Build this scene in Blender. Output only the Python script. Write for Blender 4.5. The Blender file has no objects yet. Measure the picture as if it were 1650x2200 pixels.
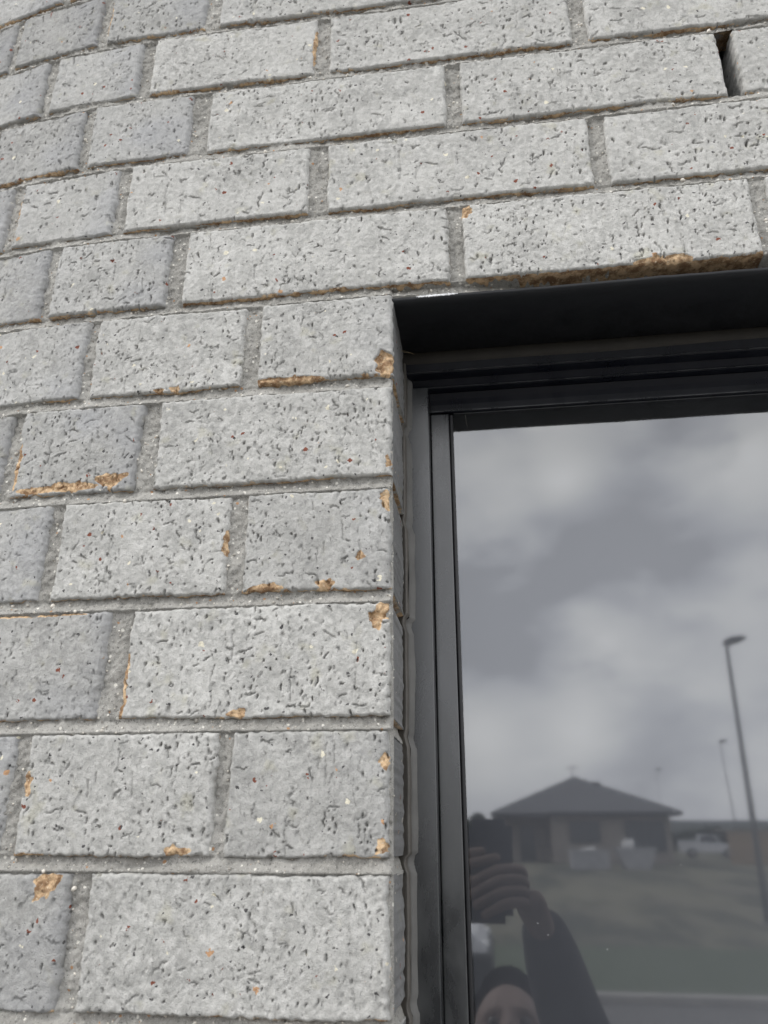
import bpy, bmesh, math, random
import numpy as np
from mathutils import Vector, Matrix
S = bpy.context.scene
C = S.collection
random.seed(7)
RNG = np.random.default_rng(11)

# ------------------------------------------------------------------ camera
ZC = 1.85
cam_d = bpy.data.cameras.new('camera'); cam = bpy.data.objects.new('camera', cam_d); C.objects.link(cam)
Fv = Vector((-0.12660431, 0.91485117, 0.38343016)); Rv = Vector((0.99070666, 0.13599001, 0.00265266)); Uv = Rv.cross(Fv)
Mx = Matrix((Rv, Uv, -Fv)).transposed().to_4x4(); Mx.translation = Vector((0, -0.5165, ZC))
cam.matrix_world = Mx
cam_d.sensor_fit = 'HORIZONTAL'; cam_d.sensor_width = 36; cam_d.lens = 36 * 1680 / 1650
cam_d.clip_start = 0.004; cam_d.clip_end = 3000
cam_d.dof.use_dof = True; cam_d.dof.focus_distance = 0.62; cam_d.dof.aperture_fstop = 13
S.camera = cam
S.render.resolution_x = 768; S.render.resolution_y = 1024
S.render.engine = 'CYCLES'
S.view_settings.view_transform = 'Standard'; S.view_settings.look = 'None'
S.view_settings.gamma = 1; S.view_settings.use_curve_mapping = False
S.view_settings.exposure = 0.0

# ------------------------------------------------------------------ node helper
class NT:
    def __init__(s, tree): s.t = tree; s.n = tree.nodes; s.l = tree.links
    def new(s, typ, **kw):
        n = s.n.new(typ)
        for k, v in kw.items():
            if k.startswith('in_'):
                key = k[3:]; key = int(key) if key.isdigit() else key.replace('_', ' ')
                s.set(n, key, v)
            else: setattr(n, k, v)
        return n
    def set(s, n, key, v):
        if isinstance(v, bpy.types.NodeSocket): s.l.new(v, n.inputs[key])
        else: n.inputs[key].default_value = v
    def math(s, op, a, b=0.0, c=None, clamp=False):
        n = s.n.new('ShaderNodeMath'); n.operation = op; n.use_clamp = clamp
        s.set(n, 0, a); s.set(n, 1, b)
        if c is not None: s.set(n, 2, c)
        return n.outputs[0]
    def mix(s, f, a, b):
        n = s.n.new('ShaderNodeMix'); n.data_type = 'RGBA'
        s.set(n, 0, f)
        for i, v in ((6, a), (7, b)):
            if not isinstance(v, bpy.types.NodeSocket) and len(v) == 3: v = (*v, 1)
            s.set(n, i, v)
        return n.outputs[2]
    def ramp(s, f, lo, hi, a=0.0, b=1.0, smooth=True):
        n = s.n.new('ShaderNodeMapRange'); n.interpolation_type = 'SMOOTHSTEP' if smooth else 'LINEAR'
        s.set(n, 0, f); s.set(n, 1, lo); s.set(n, 2, hi); s.set(n, 3, a); s.set(n, 4, b)
        return n.outputs[0]
    def noise(s, vec, scale, detail=3, rough=.5, dist=0.0):
        n = s.n.new('ShaderNodeTexNoise'); s.set(n, 'Vector', vec); s.set(n, 'Scale', scale)
        s.set(n, 'Detail', detail); s.set(n, 'Roughness', rough); s.set(n, 'Distortion', dist)
        return n.outputs[0]
    def mapping(s, vec, loc=(0,0,0), rot=(0,0,0), scale=(1,1,1)):
        n = s.n.new('ShaderNodeMapping'); s.set(n, 0, vec); s.set(n, 1, loc); s.set(n, 2, rot); s.set(n, 3, scale)
        return n.outputs[0]

# ------------------------------------------------------------------ world: broken overcast
w = bpy.data.worlds.new('World'); S.world = w; w.use_nodes = True
t = NT(w.node_tree); t.n.clear()
SUN_EL, SUN_AZ = math.radians(48), math.radians(-125)
sky = t.new('ShaderNodeTexSky', sky_type='NISHITA', sun_disc=False)
sky.sun_elevation = SUN_EL; sky.sun_rotation = math.radians(235)
dirv = t.new('ShaderNodeTexCoord').outputs['Generated']
nd = t.new('ShaderNodeVectorMath', operation='NORMALIZE'); t.set(nd, 0, dirv); nd = nd.outputs[0]
m1 = t.mapping(nd, loc=(3.1, 1.7, 0.4), scale=(1.0, 1.0, 2.2))
n1 = t.noise(m1, 2.6, 8, .50, .1)
m2 = t.mapping(nd, loc=(7.3, 4.2, 9.4), scale=(1.0, 1.0, 2.0))
n2 = t.noise(m2, 6.5, 8, .53, .15)
cl = t.math('ADD', t.math('MULTIPLY', n1, .5), t.math('MULTIPLY', n2, .5))
cl = t.ramp(cl, .36, .64, .12, .95, smooth=False)
BLOBS = []
def blob(d, wid, amp):
    global cl
    v = Vector(d).normalized()
    dp = t.new('ShaderNodeVectorMath', operation='DISTANCE'); t.set(dp, 0, nd); t.set(dp, 1, tuple(v))
    sh = t.math('ADD', dp.outputs['Value'], t.math('MULTIPLY', t.math('SUBTRACT', n2, .5), wid * 1.6))
    cl = t.math('ADD', cl, t.ramp(sh, 0, wid, amp, 0))
for d_, w_, a_ in (((.162, -.932, .326), .20, -.55), ((.005, -.969, .247), .16, -.65), ((.256, -.854, .454), .07, -.45), ((.199, -.976, .089), .13, -.30), ((.049, -.901, .432), .07, -.3), ((.122, -.992, .029), .12, -.25),
                   ((.103, -.906, .411), .07, .45), ((.126, -.970, .209), .11, .50), ((.103, -.988, .115), .09, .40), ((-.019, -.993, .120), .09, .45), ((.293, -.865, .408), .10, .40), ((.051, -.882, .468), .16, .35), ((.311, -.918, .246), .12, .25)):
    blob(d_, w_, a_)
cl = t.math('MINIMUM', t.math('MAXIMUM', cl, -.1), 1.25)
val = t.ramp(cl, -.1, 1.25, 13.5, 27.0, smooth=False)
tintc = t.mix(t.ramp(cl, 0, 1), (.95, .97, 1.035), (1.0, 1.0, 1.0))
cloud = t.new('ShaderNodeVectorMath', operation='SCALE'); t.set(cloud, 0, tintc); t.set(cloud, 'Scale', val)
skyc = t.mix(.96, sky.outputs[0], cloud.outputs[0])
bg = t.new('ShaderNodeBackground', in_Strength=0.10); t.set(bg, 'Color', skyc)
wo = t.new('ShaderNodeOutputWorld'); t.l.new(bg.outputs[0], wo.inputs[0])

sd = bpy.data.lights.new('sun', 'SUN'); sd.energy = 1.5; sd.angle = math.radians(10); sd.color = (1, .965, .92)
so = bpy.data.objects.new('sun', sd); C.objects.link(so)
sdir = Vector((-.80, -.52, .88)).normalized()
so.rotation_euler = (-sdir).to_track_quat('-Z', 'Y').to_euler()

# ------------------------------------------------------------------ object helpers
def tag(o, label=None, cat=None, group=None, kind=None):
    if label: o['label'] = label
    if cat: o['category'] = cat
    if group: o['group'] = group
    if kind: o['kind'] = kind
    return o
def empty(name, loc=(0,0,0), rz=0):
    o = bpy.data.objects.new(name, None); C.objects.link(o); o.location = loc; o.rotation_euler = (0,0,rz)
    o.empty_display_size = .05
    return o
def link(name, me, mat=None, parent=None, loc=(0,0,0)):
    o = bpy.data.objects.new(name, me); C.objects.link(o); o.location = loc
    if mat and not me.materials: me.materials.append(mat)
    if parent: o.parent = parent
    return o
def from_bm(name, bm, mat, parent=None, loc=(0,0,0), smooth=False):
    me = bpy.data.meshes.new(name); bm.normal_update(); bm.to_mesh(me); bm.free()
    if smooth: me.polygons.foreach_set('use_smooth', [True] * len(me.polygons))
    return link(name, me, mat, parent, loc)
def box(bm, x0, x1, y0, y1, z0, z1, bev=0, seg=2):
    r = bmesh.ops.create_cube(bm, size=1)
    vs = r['verts']
    for v in vs:
        v.co.x = x0 + (v.co.x + .5) * (x1 - x0); v.co.y = y0 + (v.co.y + .5) * (y1 - y0); v.co.z = z0 + (v.co.z + .5) * (z1 - z0)
    if bev:
        es = list({e for v in vs for e in v.link_edges})
        bmesh.ops.bevel(bm, geom=es, offset=bev, segments=seg, affect='EDGES', profile=.5)
    return vs
def boxo(name, dims, mat, parent=None, bev=0, smooth=False, loc=(0,0,0)):
    bm = bmesh.new(); box(bm, *dims, bev=bev); return from_bm(name, bm, mat, parent, loc, smooth)
def tube(bm, pts, radii, seg=10, cap=True):
    pts = [Vector(p) for p in pts]; rings = []
    if not hasattr(radii, '__len__'): radii = [radii] * len(pts)
    for i, p in enumerate(pts):
        d = (pts[min(i+1, len(pts)-1)] - pts[max(i-1, 0)]).normalized()
        a = d.orthogonal().normalized() if i == 0 else (pa - d * pa.dot(d)).normalized()
        pa = a; b = d.cross(a)
        rings.append([bm.verts.new(p + radii[i] * (math.cos(k * math.tau / seg) * a + math.sin(k * math.tau / seg) * b)) for k in range(seg)])
    for i in range(len(rings) - 1):
        for k in range(seg):
            bm.faces.new((rings[i][k], rings[i][(k+1) % seg], rings[i+1][(k+1) % seg], rings[i+1][k]))
    if cap:
        bm.faces.new(rings[0][::-1]); bm.faces.new(rings[-1])
def np_mesh(name, verts, quads, attrs=None, smooth=True):
    me = bpy.data.meshes.new(name); nv, nq = len(verts), len(quads)
    me.vertices.add(nv); me.vertices.foreach_set('co', np.ascontiguousarray(verts, np.float32).ravel())
    me.loops.add(nq * 4); me.loops.foreach_set('vertex_index', np.ascontiguousarray(quads, np.int32).ravel())
    me.polygons.add(nq); me.polygons.foreach_set('loop_start', np.arange(0, nq * 4, 4, dtype=np.int32))
    if smooth: me.polygons.foreach_set('use_smooth', np.ones(nq, bool))
    for k, a in (attrs or {}).items():
        at = me.attributes.new(k, 'FLOAT', 'POINT'); at.data.foreach_set('value', np.ascontiguousarray(a, np.float32))
    me.update(calc_edges=True); me.validate()
    return me

def new_mat(name):
    m = bpy.data.materials.new(name); m.use_nodes = True; t = NT(m.node_tree)
    p = t.n['Principled BSDF']; return m, t, p
def simple(name, col, rough=.7, noise=0, scale=8, metal=0, bump=0, spec=.5):
    m, t, p = new_mat(name); p.inputs['Roughness'].default_value = rough; p.inputs['Metallic'].default_value = metal
    p.inputs['Specular IOR Level'].default_value = spec
    oc = t.new('ShaderNodeTexCoord').outputs['Object']
    if noise:
        n = t.noise(oc, scale, 5, .6)
        t.set(p, 'Base Color', t.mix(t.ramp(n, .3, .7), tuple(c * (1 - noise) for c in col), tuple(min(1, c * (1 + noise)) for c in col)))
    else: p.inputs['Base Color'].default_value = (*col, 1)
    if bump:
        b = t.new('ShaderNodeBump', in_Strength=bump, in_Distance=.002); t.set(b, 'Height', t.noise(oc, scale * 6, 4)); t.set(p, 'Normal', b.outputs[0])
    return m

# ------------------------------------------------------------------ materials of the facade
def speck(t, vec, scale, pick_lo, pick_hi, size):
    """small crisp inclusions: picked voronoi cells"""
    v = t.new('ShaderNodeTexVoronoi', feature='F1'); t.set(v, 'Vector', vec); t.set(v, 'Scale', scale)
    sep = t.new('ShaderNodeSeparateColor'); t.set(sep, 0, v.outputs['Color'])
    pick = t.math('MULTIPLY', t.math('GREATER_THAN', sep.outputs[0], pick_lo), t.math('LESS_THAN', sep.outputs[0], pick_hi))
    sz = t.math('MULTIPLY', sep.outputs[1], size)
    return t.math('MULTIPLY', pick, t.math('LESS_THAN', v.outputs['Distance'], sz))
def brick_material():
    m, t, p = new_mat('grey_faced_brick')
    oc = t.new('ShaderNodeTexCoord').outputs['Object']
    oi = t.new('ShaderNodeObjectInfo')
    off = t.new('ShaderNodeVectorMath', operation='MULTIPLY_ADD'); t.set(off, 0, oi.outputs['Random']); t.set(off, 1, (7.3, 3.1, 5.7)); t.set(off, 2, oc)
    vec = off.outputs[0]
    tone = t.new('ShaderNodeAttribute', attribute_name='tone').outputs['Fac']
    cool = t.new('ShaderNodeAttribute', attribute_name='cool').outputs['Fac']
    clay = t.new('ShaderNodeAttribute', attribute_name='clay').outputs['Fac']
    big = t.noise(vec, 26, 4, .55); mid = t.noise(vec, 170, 5, .62); fine = t.noise(vec, 900, 4, .7)
    base = t.mix(t.ramp(big, .3, .7), (.385, .382, .362), (.475, .471, .446))
    base = t.mix(t.ramp(mid, .42, .62), base, (.53, .525, .50))
    base = t.mix(t.math('MULTIPLY', t.ramp(mid, .42, .28), .35), base, (.24, .242, .24))
    base = t.mix(t.math('MULTIPLY', t.ramp(fine, .48, .28), .6), base, (.20, .202, .205))
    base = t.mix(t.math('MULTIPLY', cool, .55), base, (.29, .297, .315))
    drag = t.noise(t.mapping(vec, scale=(1, 1, .28)), 560, 4, .6); nick = t.noise(t.mapping(vec, scale=(1, 1, .5)), 330, 5, .7)
    base = t.mix(t.math('MULTIPLY', t.ramp(nick, .655, .70), .5), base, (.125, .122, .118))
    yell = t.ramp(t.noise(vec, 60, 3), .60, .74)
    base = t.mix(t.math('MULTIPLY', yell, .3), base, (.42, .40, .27))
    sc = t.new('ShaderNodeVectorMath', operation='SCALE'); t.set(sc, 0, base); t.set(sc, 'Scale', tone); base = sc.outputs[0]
    wob = t.new('ShaderNodeVectorMath', operation='MULTIPLY_ADD'); nz_ = t.new('ShaderNodeTexNoise', in_Scale=380.0); t.set(nz_, 'Vector', vec)
    t.set(wob, 0, nz_.outputs['Color']); t.set(wob, 1, (.0045, .0045, .0045)); t.set(wob, 2, vec); wv_ = wob.outputs[0]
    base = t.mix(speck(t, wv_, 230, .0, .016, .50), base, (.72, .68, .55))
    base = t.mix(speck(t, t.mapping(wv_, loc=(3, 1, 2)), 260, .10, .115, .50), base, (.21, .075, .05))
    base = t.mix(speck(t, t.mapping(wv_, loc=(5, 4, 2)), 200, .3, .306, .45), base, (.50, .30, .17))
    base = t.mix(speck(t, t.mapping(wv_, loc=(1, 6, 2)), 420, .5, .535, .5), base, (.085, .083, .083))
    cn = t.noise(vec, 120, 5, .65); cf = t.noise(vec, 420, 4, .7)
    clayc = t.mix(t.ramp(cn, .38, .62), (.27, .165, .09), (.72, .52, .32))
    clayc = t.mix(t.math('MULTIPLY', t.ramp(cf, .56, .68), .8), clayc, (.74, .63, .47))
    clayc = t.mix(t.math('MULTIPLY', t.ramp(cf, .40, .30), .8), clayc, (.15, .06, .03))
    edge = t.math('ADD', clay, t.math('MULTIPLY', t.math('SUBTRACT', cf, .5), 1.3))
    fac = t.ramp(edge, .42, .56)
    col = t.mix(fac, base, clayc)
    t.set(p, 'Base Color', col); p.inputs['Roughness'].default_value = .88; p.inputs['Specular IOR Level'].default_value = .25
    b1 = t.new('ShaderNodeBump', in_Strength=.7, in_Distance=.0012); t.set(b1, 'Height', t.math('SUBTRACT', t.math('ADD', t.math('MULTIPLY', t.noise(vec, 460, 6, .68), .7), t.math('MULTIPLY', drag, .6)), t.math('MULTIPLY', t.ramp(nick, .60, .69), .9)))
    b2 = t.new('ShaderNodeBump', in_Strength=.9, in_Distance=.0009); t.set(b2, 'Height', t.noise(vec, 1300, 3, .6)); t.set(b2, 'Normal', b1.outputs[0])
    t.set(p, 'Normal', b2.outputs[0])
    return m
def mortar_material():
    m, t, p = new_mat('sandy_grey_mortar')
    vec = t.new('ShaderNodeTexCoord').outputs['Object']
    big = t.noise(vec, 18, 4, .5); mid = t.noise(vec, 450, 5, .7); fi = t.noise(vec, 1100, 3, .7)
    base = t.mix(t.ramp(big, .3, .7), (.30, .292, .268), (.40, .39, .362))
    base = t.mix(t.math('MULTIPLY', t.ramp(mid, .47, .34), .8), base, (.12, .117, .11))
    base = t.mix(t.math('MULTIPLY', t.ramp(fi, .55, .68), .6), base, (.64, .63, .59))
    base = t.mix(speck(t, vec, 430, 0, .10, .6), base, (.70, .68, .62))
    base = t.mix(speck(t, t.mapping(vec, loc=(2, 5, 3)), 400, .3, .33, .5), base, (.42, .25, .14))
    t.set(p, 'Base Color', base); p.inputs['Roughness'].default_value = .95; p.inputs['Specular IOR Level'].default_value = .2
    b1 = t.new('ShaderNodeBump', in_Strength=1.0, in_Distance=.0014); t.set(b1, 'Height', t.noise(vec, 520, 5, .75)); t.set(p, 'Normal', b1.outputs[0])
    return m
M_brick, M_mortar = brick_material(), mortar_material()

def grain_material():
    m, t, p = new_mat('quartz_sand_grain')
    tone = t.new('ShaderNodeAttribute', attribute_name='tone').outputs['Fac']
    t.set(p, 'Base Color', t.mix(tone, (.26, .245, .215), (.74, .70, .62))); p.inputs['Roughness'].default_value = .6
    return m

# ------------------------------------------------------------------ relief maps (1 texel = 1 mm, periodic)
N = 1024
def gfield(sx, sz):
    f = np.fft.fftfreq(N); a = RNG.standard_normal((N, N))
    filt = np.exp(-2 * np.pi**2 * ((f[None, :] * sx)**2 + (f[:, None] * sz)**2))
    g = np.fft.ifft2(np.fft.fft2(a) * filt).real
    return (g / g.std()).astype(np.float32)
g1, g2, g3, g4 = gfield(.9, 1.0), gfield(2.2, 3.0), gfield(14, 10), gfield(1.6, 7)
pit = np.zeros((N, N), np.float32)     # pores and drag holes torn by the wire cut
def stamp(cx, cz, patch):
    h, w_ = patch.shape
    iz = (np.arange(h) + int(cz)) % N; ix = (np.arange(w_) + int(cx)) % N
    sub = pit[np.ix_(iz, ix)]; pit[np.ix_(iz, ix)] = np.maximum(sub, patch)
mask = 1 / (1 + np.exp(-2.2 * gfield(22, 16)))            # pores come in loose swarms
for k in range(30000):
    cx, cz = random.randrange(N), random.randrange(N)
    if random.random() > .05 + .62 * mask[cz, cx]: continue
    a = random.uniform(.42, .85); b = a * random.uniform(1.3, 4.2) if random.random() < .8 else a * .7
    if random.random() < .03: a *= 1.8; b *= 1.3
    dep = random.uniform(.5, 2.8)
    if random.random() < .45: dep *= .35
    R_ = int(max(a, b) + 2); zz, xx = np.mgrid[-R_:R_+1, -R_:R_+1].astype(np.float32)
    fx, fz = random.random() - .5, random.random() - .5; sl = random.uniform(-.3, .3)
    q = ((xx - fx - sl * zz) / a)**2 + ((zz - fz) / b)**2
    sh = np.clip(1.2 - q, 0, 1); sh *= np.clip(.75 + .45 * (zz - fz) / b, .1, 1.25)    # steeper upper lip
    stamp(cx, cz, (dep * sh).astype(np.float32))
for k in range(1500):       # short drying cracks, mostly level
    x, z = random.random() * N, random.random() * N; a0 = random.gauss(0, .2) + (math.pi / 2 if random.random() < .25 else 0); ang = a0
    L = random.randint(4, 14); dep = random.uniform(.35, 1.0)
    for q_ in range(L):
        x += math.cos(ang); z += math.sin(ang); ang = a0 + .6 * (ang - a0) + random.gauss(0, .45)
        f = dep * min(1, (q_ + 1) / 2, (L - q_) / 2)
        iz, ix = int(z) % N, int(x) % N
        pit[iz, ix] = max(pit[iz, ix], f)
for k in range(900):        # wider gouges where the clay tore
    a = random.uniform(.9, 1.9); b = a * random.uniform(1.6, 4.0); dep = random.uniform(.35, 1.0); cx, cz = random.randrange(N), random.randrange(N)
    R_ = int(b + 2); zz, xx = np.mgrid[-R_:R_+1, -R_:R_+1].astype(np.float32); sl = random.uniform(-.2, .2)
    q = np.abs((xx - sl * zz + .5 * np.sin(zz * .8)) / a)**2.5 + np.abs(zz / b)**2.5
    sh = np.clip(2.2 * (1 - q), 0, 1) * np.clip(.55 + .45 * zz / b, .1, 1); stamp(cx, cz, (dep * sh).astype(np.float32))
for k in range(420):        # vertical drag grooves
    x, z = random.randrange(N), random.randrange(N); d0 = random.uniform(.15, .6)
    for q_ in range(random.randint(6, 38)):
        iz = (z + q_) % N; ix = int(x + .6 * math.sin(q_ * .2)) % N
        pit[iz, ix] = max(pit[iz, ix], d0 * random.uniform(.5, 1))
def crop(mp, ox, oz, nx, nz):
    return mp[np.ix_((oz + np.arange(nz)) % N, (ox + np.arange(nx)) % N)]
def noise1(n, s, amp):
    a = RNG.standard_normal(n + 60); k = np.exp(-.5 * (np.arange(-25, 26) / s)**2); k /= np.sqrt((k**2).sum())
    return (np.convolve(a, k, 'same')[30:30+n] * amp).astype(np.float32)

PITCH, BH = .086, .076
Z0 = 2.612                               # underside of course 0
RAD, XT = .80, -.318                     # the wall bends round a wide curve left of XT
def wall_pt(s, y=0.0):
    """s runs along the face (x on the flat part); returns x, y and the facing angle"""
    s = np.asarray(s, float); u = np.maximum(0, XT - s); a = u / RAD
    x = np.where(s >= XT, s, XT - RAD * np.sin(a)); yy = np.where(s >= XT, 0, RAD * (1 - np.cos(a)))
    return x - y * np.sin(a) * -1 * -1, yy + y * np.cos(a), a

def relief_brick(name, wdt, hgt=BH, depth=.03, chips=(), tone=1.0, cool=None, edge_clay=.25, rough=1.0, deep_right=None, rr=.0030, droop=0, st=.001):
    """origin at the lower-left front corner; front face looks to -y"""
    nx, nz = int(round(wdt / st)) + 1, int(round(hgt / st)) + 1
    ox, oz = int(RNG.integers(N)), int(RNG.integers(N))
    pk = RNG.uniform(.65, 1.35)
    U, Vv = np.meshgrid(np.linspace(0, 1, nx), np.linspace(0, 1, nz))
    eL, eR = noise1(nz, 7, .00035) + noise1(nz, 1.6, .00035), noise1(nz, 7, .00035) + noise1(nz, 1.6, .00035)
    eB, eT = noise1(nx, 14, .0003) + noise1(nx, 1.6, .0003), noise1(nx, 14, .0003) + noise1(nx, 1.6, .0003)
    X = (eL[:, None] * (1 - U) + (wdt + eR[:, None]) * U); Z = (eB[None, :] * (1 - Vv) + (hgt + eT[None, :]) * Vv)
    dl, dr, db, dt = U * wdt, (1 - U) * wdt, Vv * hgt, (1 - Vv) * hgt
    def rnd(d, r): q = np.clip(r - d, 0, r); return r - np.sqrt(np.maximum(r * r - q * q, 0))
    jag = crop(g2, ox, oz, nx, nz)
    D = np.sqrt(rnd(dl, rr)**2 + rnd(dr, rr * 1.4)**2 + rnd(db, .0018)**2 + rnd(dt, .0028)**2)
    rel = .00013 * crop(g1, ox, oz, nx, nz) + .00009 * crop(g2, ox+99, oz, nx, nz) + .00032 * crop(g3, ox, oz+200, nx, nz) + .00011 * crop(g4, ox, oz+50, nx, nz)
    D = D + rough * (rel + .0021 * pk * crop(pit, ox, oz, nx, nz)) 
    clay = np.zeros_like(D)
    # crumbly arris: exposed clay where noise and nearness to an edge meet
    n_ = crop(g2, ox + 333, oz + 77, nx, nz) * .6 + crop(g3, ox + 11, oz + 450, nx, nz) * .9
    e_b = np.clip(1 - db / .0024, 0, 1) * edge_clay * 1.5; e_s = np.clip(1 - np.minimum(dl, dr) / .002, 0, 1) * edge_clay * .8; e_t = np.clip(1 - dt / .002, 0, 1) * edge_clay * .6
    clay = np.maximum(clay, np.clip((e_b + np.maximum(e_s, e_t)) * np.clip(.35 + n_ * .55, 0, 1.6), 0, 1))
    D = D + clay * .0007
    for (cx, cz, rx, rz, dp) in chips:          # metres in brick coordinates
        q = ((U * wdt - cx) / rx)**2 + ((Z - cz) / rz)**2
        ang = np.arctan2(Z - cz, U * wdt - cx)
        ph = RNG.uniform(0, 6.28, 3)
        q = q * (1 + .35 * np.sin(3 * ang + ph[0]) + .22 * np.sin(7 * ang + ph[1])) + jag * .10
        f = np.clip((1.1 - q) * 3.0, 0, 1)
        clay = np.maximum(clay, f * 1.3); D = D + f * (dp + crop(g1, ox+5, oz+9, nx, nz) * .00035 + crop(g2, ox+5, oz+9, nx, nz) * .0004)
    n3 = crop(g3, ox + 600, oz + 300, nx, nz)
    tn = tone * (1 + .035 * n3); cl_ = np.zeros_like(D)
    if cool:   # (left, right) darker, bluer tint at the ends
        cl_ += cool[0] * np.clip(1 - dl / .045 + n3 * .3, 0, 1) + cool[1] * np.clip(1 - dr / .045 + n3 * .3, 0, 1) + (cool[2] if len(cool) > 2 else 0)
    verts = [np.stack([X, D, Z], -1).reshape(-1, 3)]; at_c = [clay.ravel()]; at_t = [tn.ravel()]; at_k = [np.clip(cl_, 0, 1).ravel()]
    idx = np.arange(nx * nz).reshape(nz, nx)
    quads = [np.stack([idx[:-1, :-1], idx[:-1, 1:], idx[1:, 1:], idx[1:, :-1]], -1).reshape(-1, 4)]
    # perimeter: bottom L->R, right up, top R->L, left down
    per = np.concatenate([idx[0, :-1], idx[:-1, -1], idx[-1, :0:-1], idx[:0:-1, 0]])
    side = np.concatenate([np.zeros(nx-1), np.ones(nz-1), np.full(nx-1, 2), np.full(nz-1, 3)])
    P0 = verts[0][per]; prev = per; base_n = nx * nz
    deps = [.0015, .004, .008, .014, .022, depth] if depth <= .03 else [.0015, .004, .008, .013, .019, .026, .034, .042, .05, .058, .066, .074, .082, .09, depth]
    L = len(per)
    for k, dd in enumerate(deps):
        Q = P0.copy(); Q[:, 1] = P0[:, 1] * max(0, 1 - dd / .006) + dd
        j = noise1(L, 1.6, .00016) + noise1(L, 5, .00012); nrm = np.zeros((L, 3)); nrm[side == 0, 2] = 1; nrm[side == 2, 2] = -1; nrm[side == 1, 0] = -1; nrm[side == 3, 0] = 1
        Q += nrm * j[:, None]
        verts.append(Q)
        c_ = np.where(side == 0, (1.1 if depth == .05 else .62 + noise1(L, 9, .22)), np.where(side == 2, .3, .12 if deep_right else .25)); 
        if deep_right is None: c_ = np.where(np.isin(side, (1, 3)), .30 + noise1(L, 6, .12), c_)
        at_c.append(c_); at_t.append(np.where(side == 1, tone * (.60 if deep_right else .9), tone * .97)); at_k.append(np.where(side == 1, .9 if deep_right else 0, 0.))  # reveal shade painted into the right end faces: darker and cooler
        cur = np.arange(base_n, base_n + L); base_n += L
        quads.append(np.stack([prev, cur, np.roll(cur, -1), np.roll(prev, -1)], -1)); prev = cur
    me = np_mesh(name, np.concatenate(verts), np.concatenate(quads), {'clay': np.concatenate(at_c), 'tone': np.concatenate(at_t), 'cool': np.concatenate(at_k)})
    return me

# ------------------------------------------------------------------ the brick wall
wall = empty('brick_wall', (-.066, 0, 0))
tag(wall, 'grey pitted brick wall with sandy mortar joints around the dark window', 'brick wall')
bricks = []           # (course, s0, s1) of everything laid, for the mortar mask
mm = .001
def rowz(r): return Z0 - PITCH * r
def lay(r, s0, s1, **kw):
    s0 *= mm; s1 *= mm
    (xa, ya, aa), (xb, yb, ab) = wall_pt(s0), wall_pt(s1)
    L = math.hypot(xb - xa, yb - ya)
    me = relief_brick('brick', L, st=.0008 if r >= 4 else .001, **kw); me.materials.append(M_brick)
    o = link('brick', me, None, wall)
    jit = RNG.uniform(-.0007, .0007)
    o.location = (float(xa) + .066, float(ya) + jit, rowz(r) + kw.get('droop', 0) ); o.rotation_euler = (0, RNG.uniform(-.0025, .0025), math.atan2(yb - ya, xb - xa))
    bricks.append((r, s0, s1)); return o
DK = .80
# straight part of the wall: stretchers, three-quarter bats and half bats, course by course
lay(-1, -310, -140, tone=.90); lay(-1, -126, 103, tone=.92); lay(-1, 117, 347, tone=.92)
lay(0, -242, -15.5, tone=.93, cool=(.2, 0)); lay(0, -2.5, 226, tone=.94); lay(0, 239, 468, tone=.94)
lay(1, -307.5, -140, tone=.99, chips=((.1665, .030, .0022, .022, .0012),), edge_clay=.35); lay(1, -126.5, 103, tone=.98); lay(1, 116, 346, tone=.97)
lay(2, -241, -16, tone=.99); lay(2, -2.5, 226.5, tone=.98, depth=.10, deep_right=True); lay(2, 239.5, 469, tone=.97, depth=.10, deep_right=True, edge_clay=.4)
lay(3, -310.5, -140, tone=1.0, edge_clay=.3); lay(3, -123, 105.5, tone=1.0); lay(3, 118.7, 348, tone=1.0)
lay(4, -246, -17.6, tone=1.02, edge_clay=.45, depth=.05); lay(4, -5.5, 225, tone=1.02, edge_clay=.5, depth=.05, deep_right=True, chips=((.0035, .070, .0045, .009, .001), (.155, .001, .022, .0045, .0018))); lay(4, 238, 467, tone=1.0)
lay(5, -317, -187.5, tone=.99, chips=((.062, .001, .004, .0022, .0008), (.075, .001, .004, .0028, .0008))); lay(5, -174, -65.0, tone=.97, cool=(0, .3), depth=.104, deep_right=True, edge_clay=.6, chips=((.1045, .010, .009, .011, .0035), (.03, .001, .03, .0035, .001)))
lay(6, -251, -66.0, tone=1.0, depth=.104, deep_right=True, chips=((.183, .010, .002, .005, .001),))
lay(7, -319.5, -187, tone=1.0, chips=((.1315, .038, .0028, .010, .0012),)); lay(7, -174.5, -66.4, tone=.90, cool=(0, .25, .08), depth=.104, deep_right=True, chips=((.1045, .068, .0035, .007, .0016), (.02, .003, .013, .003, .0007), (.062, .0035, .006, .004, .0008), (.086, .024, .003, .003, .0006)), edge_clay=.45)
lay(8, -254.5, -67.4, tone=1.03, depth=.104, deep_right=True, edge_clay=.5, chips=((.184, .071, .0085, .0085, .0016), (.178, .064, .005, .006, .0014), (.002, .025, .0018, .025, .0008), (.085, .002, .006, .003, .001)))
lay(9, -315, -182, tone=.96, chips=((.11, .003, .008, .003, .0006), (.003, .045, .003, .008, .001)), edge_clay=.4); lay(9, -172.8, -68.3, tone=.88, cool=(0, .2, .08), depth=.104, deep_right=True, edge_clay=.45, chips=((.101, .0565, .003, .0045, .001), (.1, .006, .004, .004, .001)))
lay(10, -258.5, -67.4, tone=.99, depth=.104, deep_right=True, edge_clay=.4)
lay(11, -318, -186, tone=.97); lay(11, -174, -67, tone=.95, depth=.104, deep_right=True)
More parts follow.
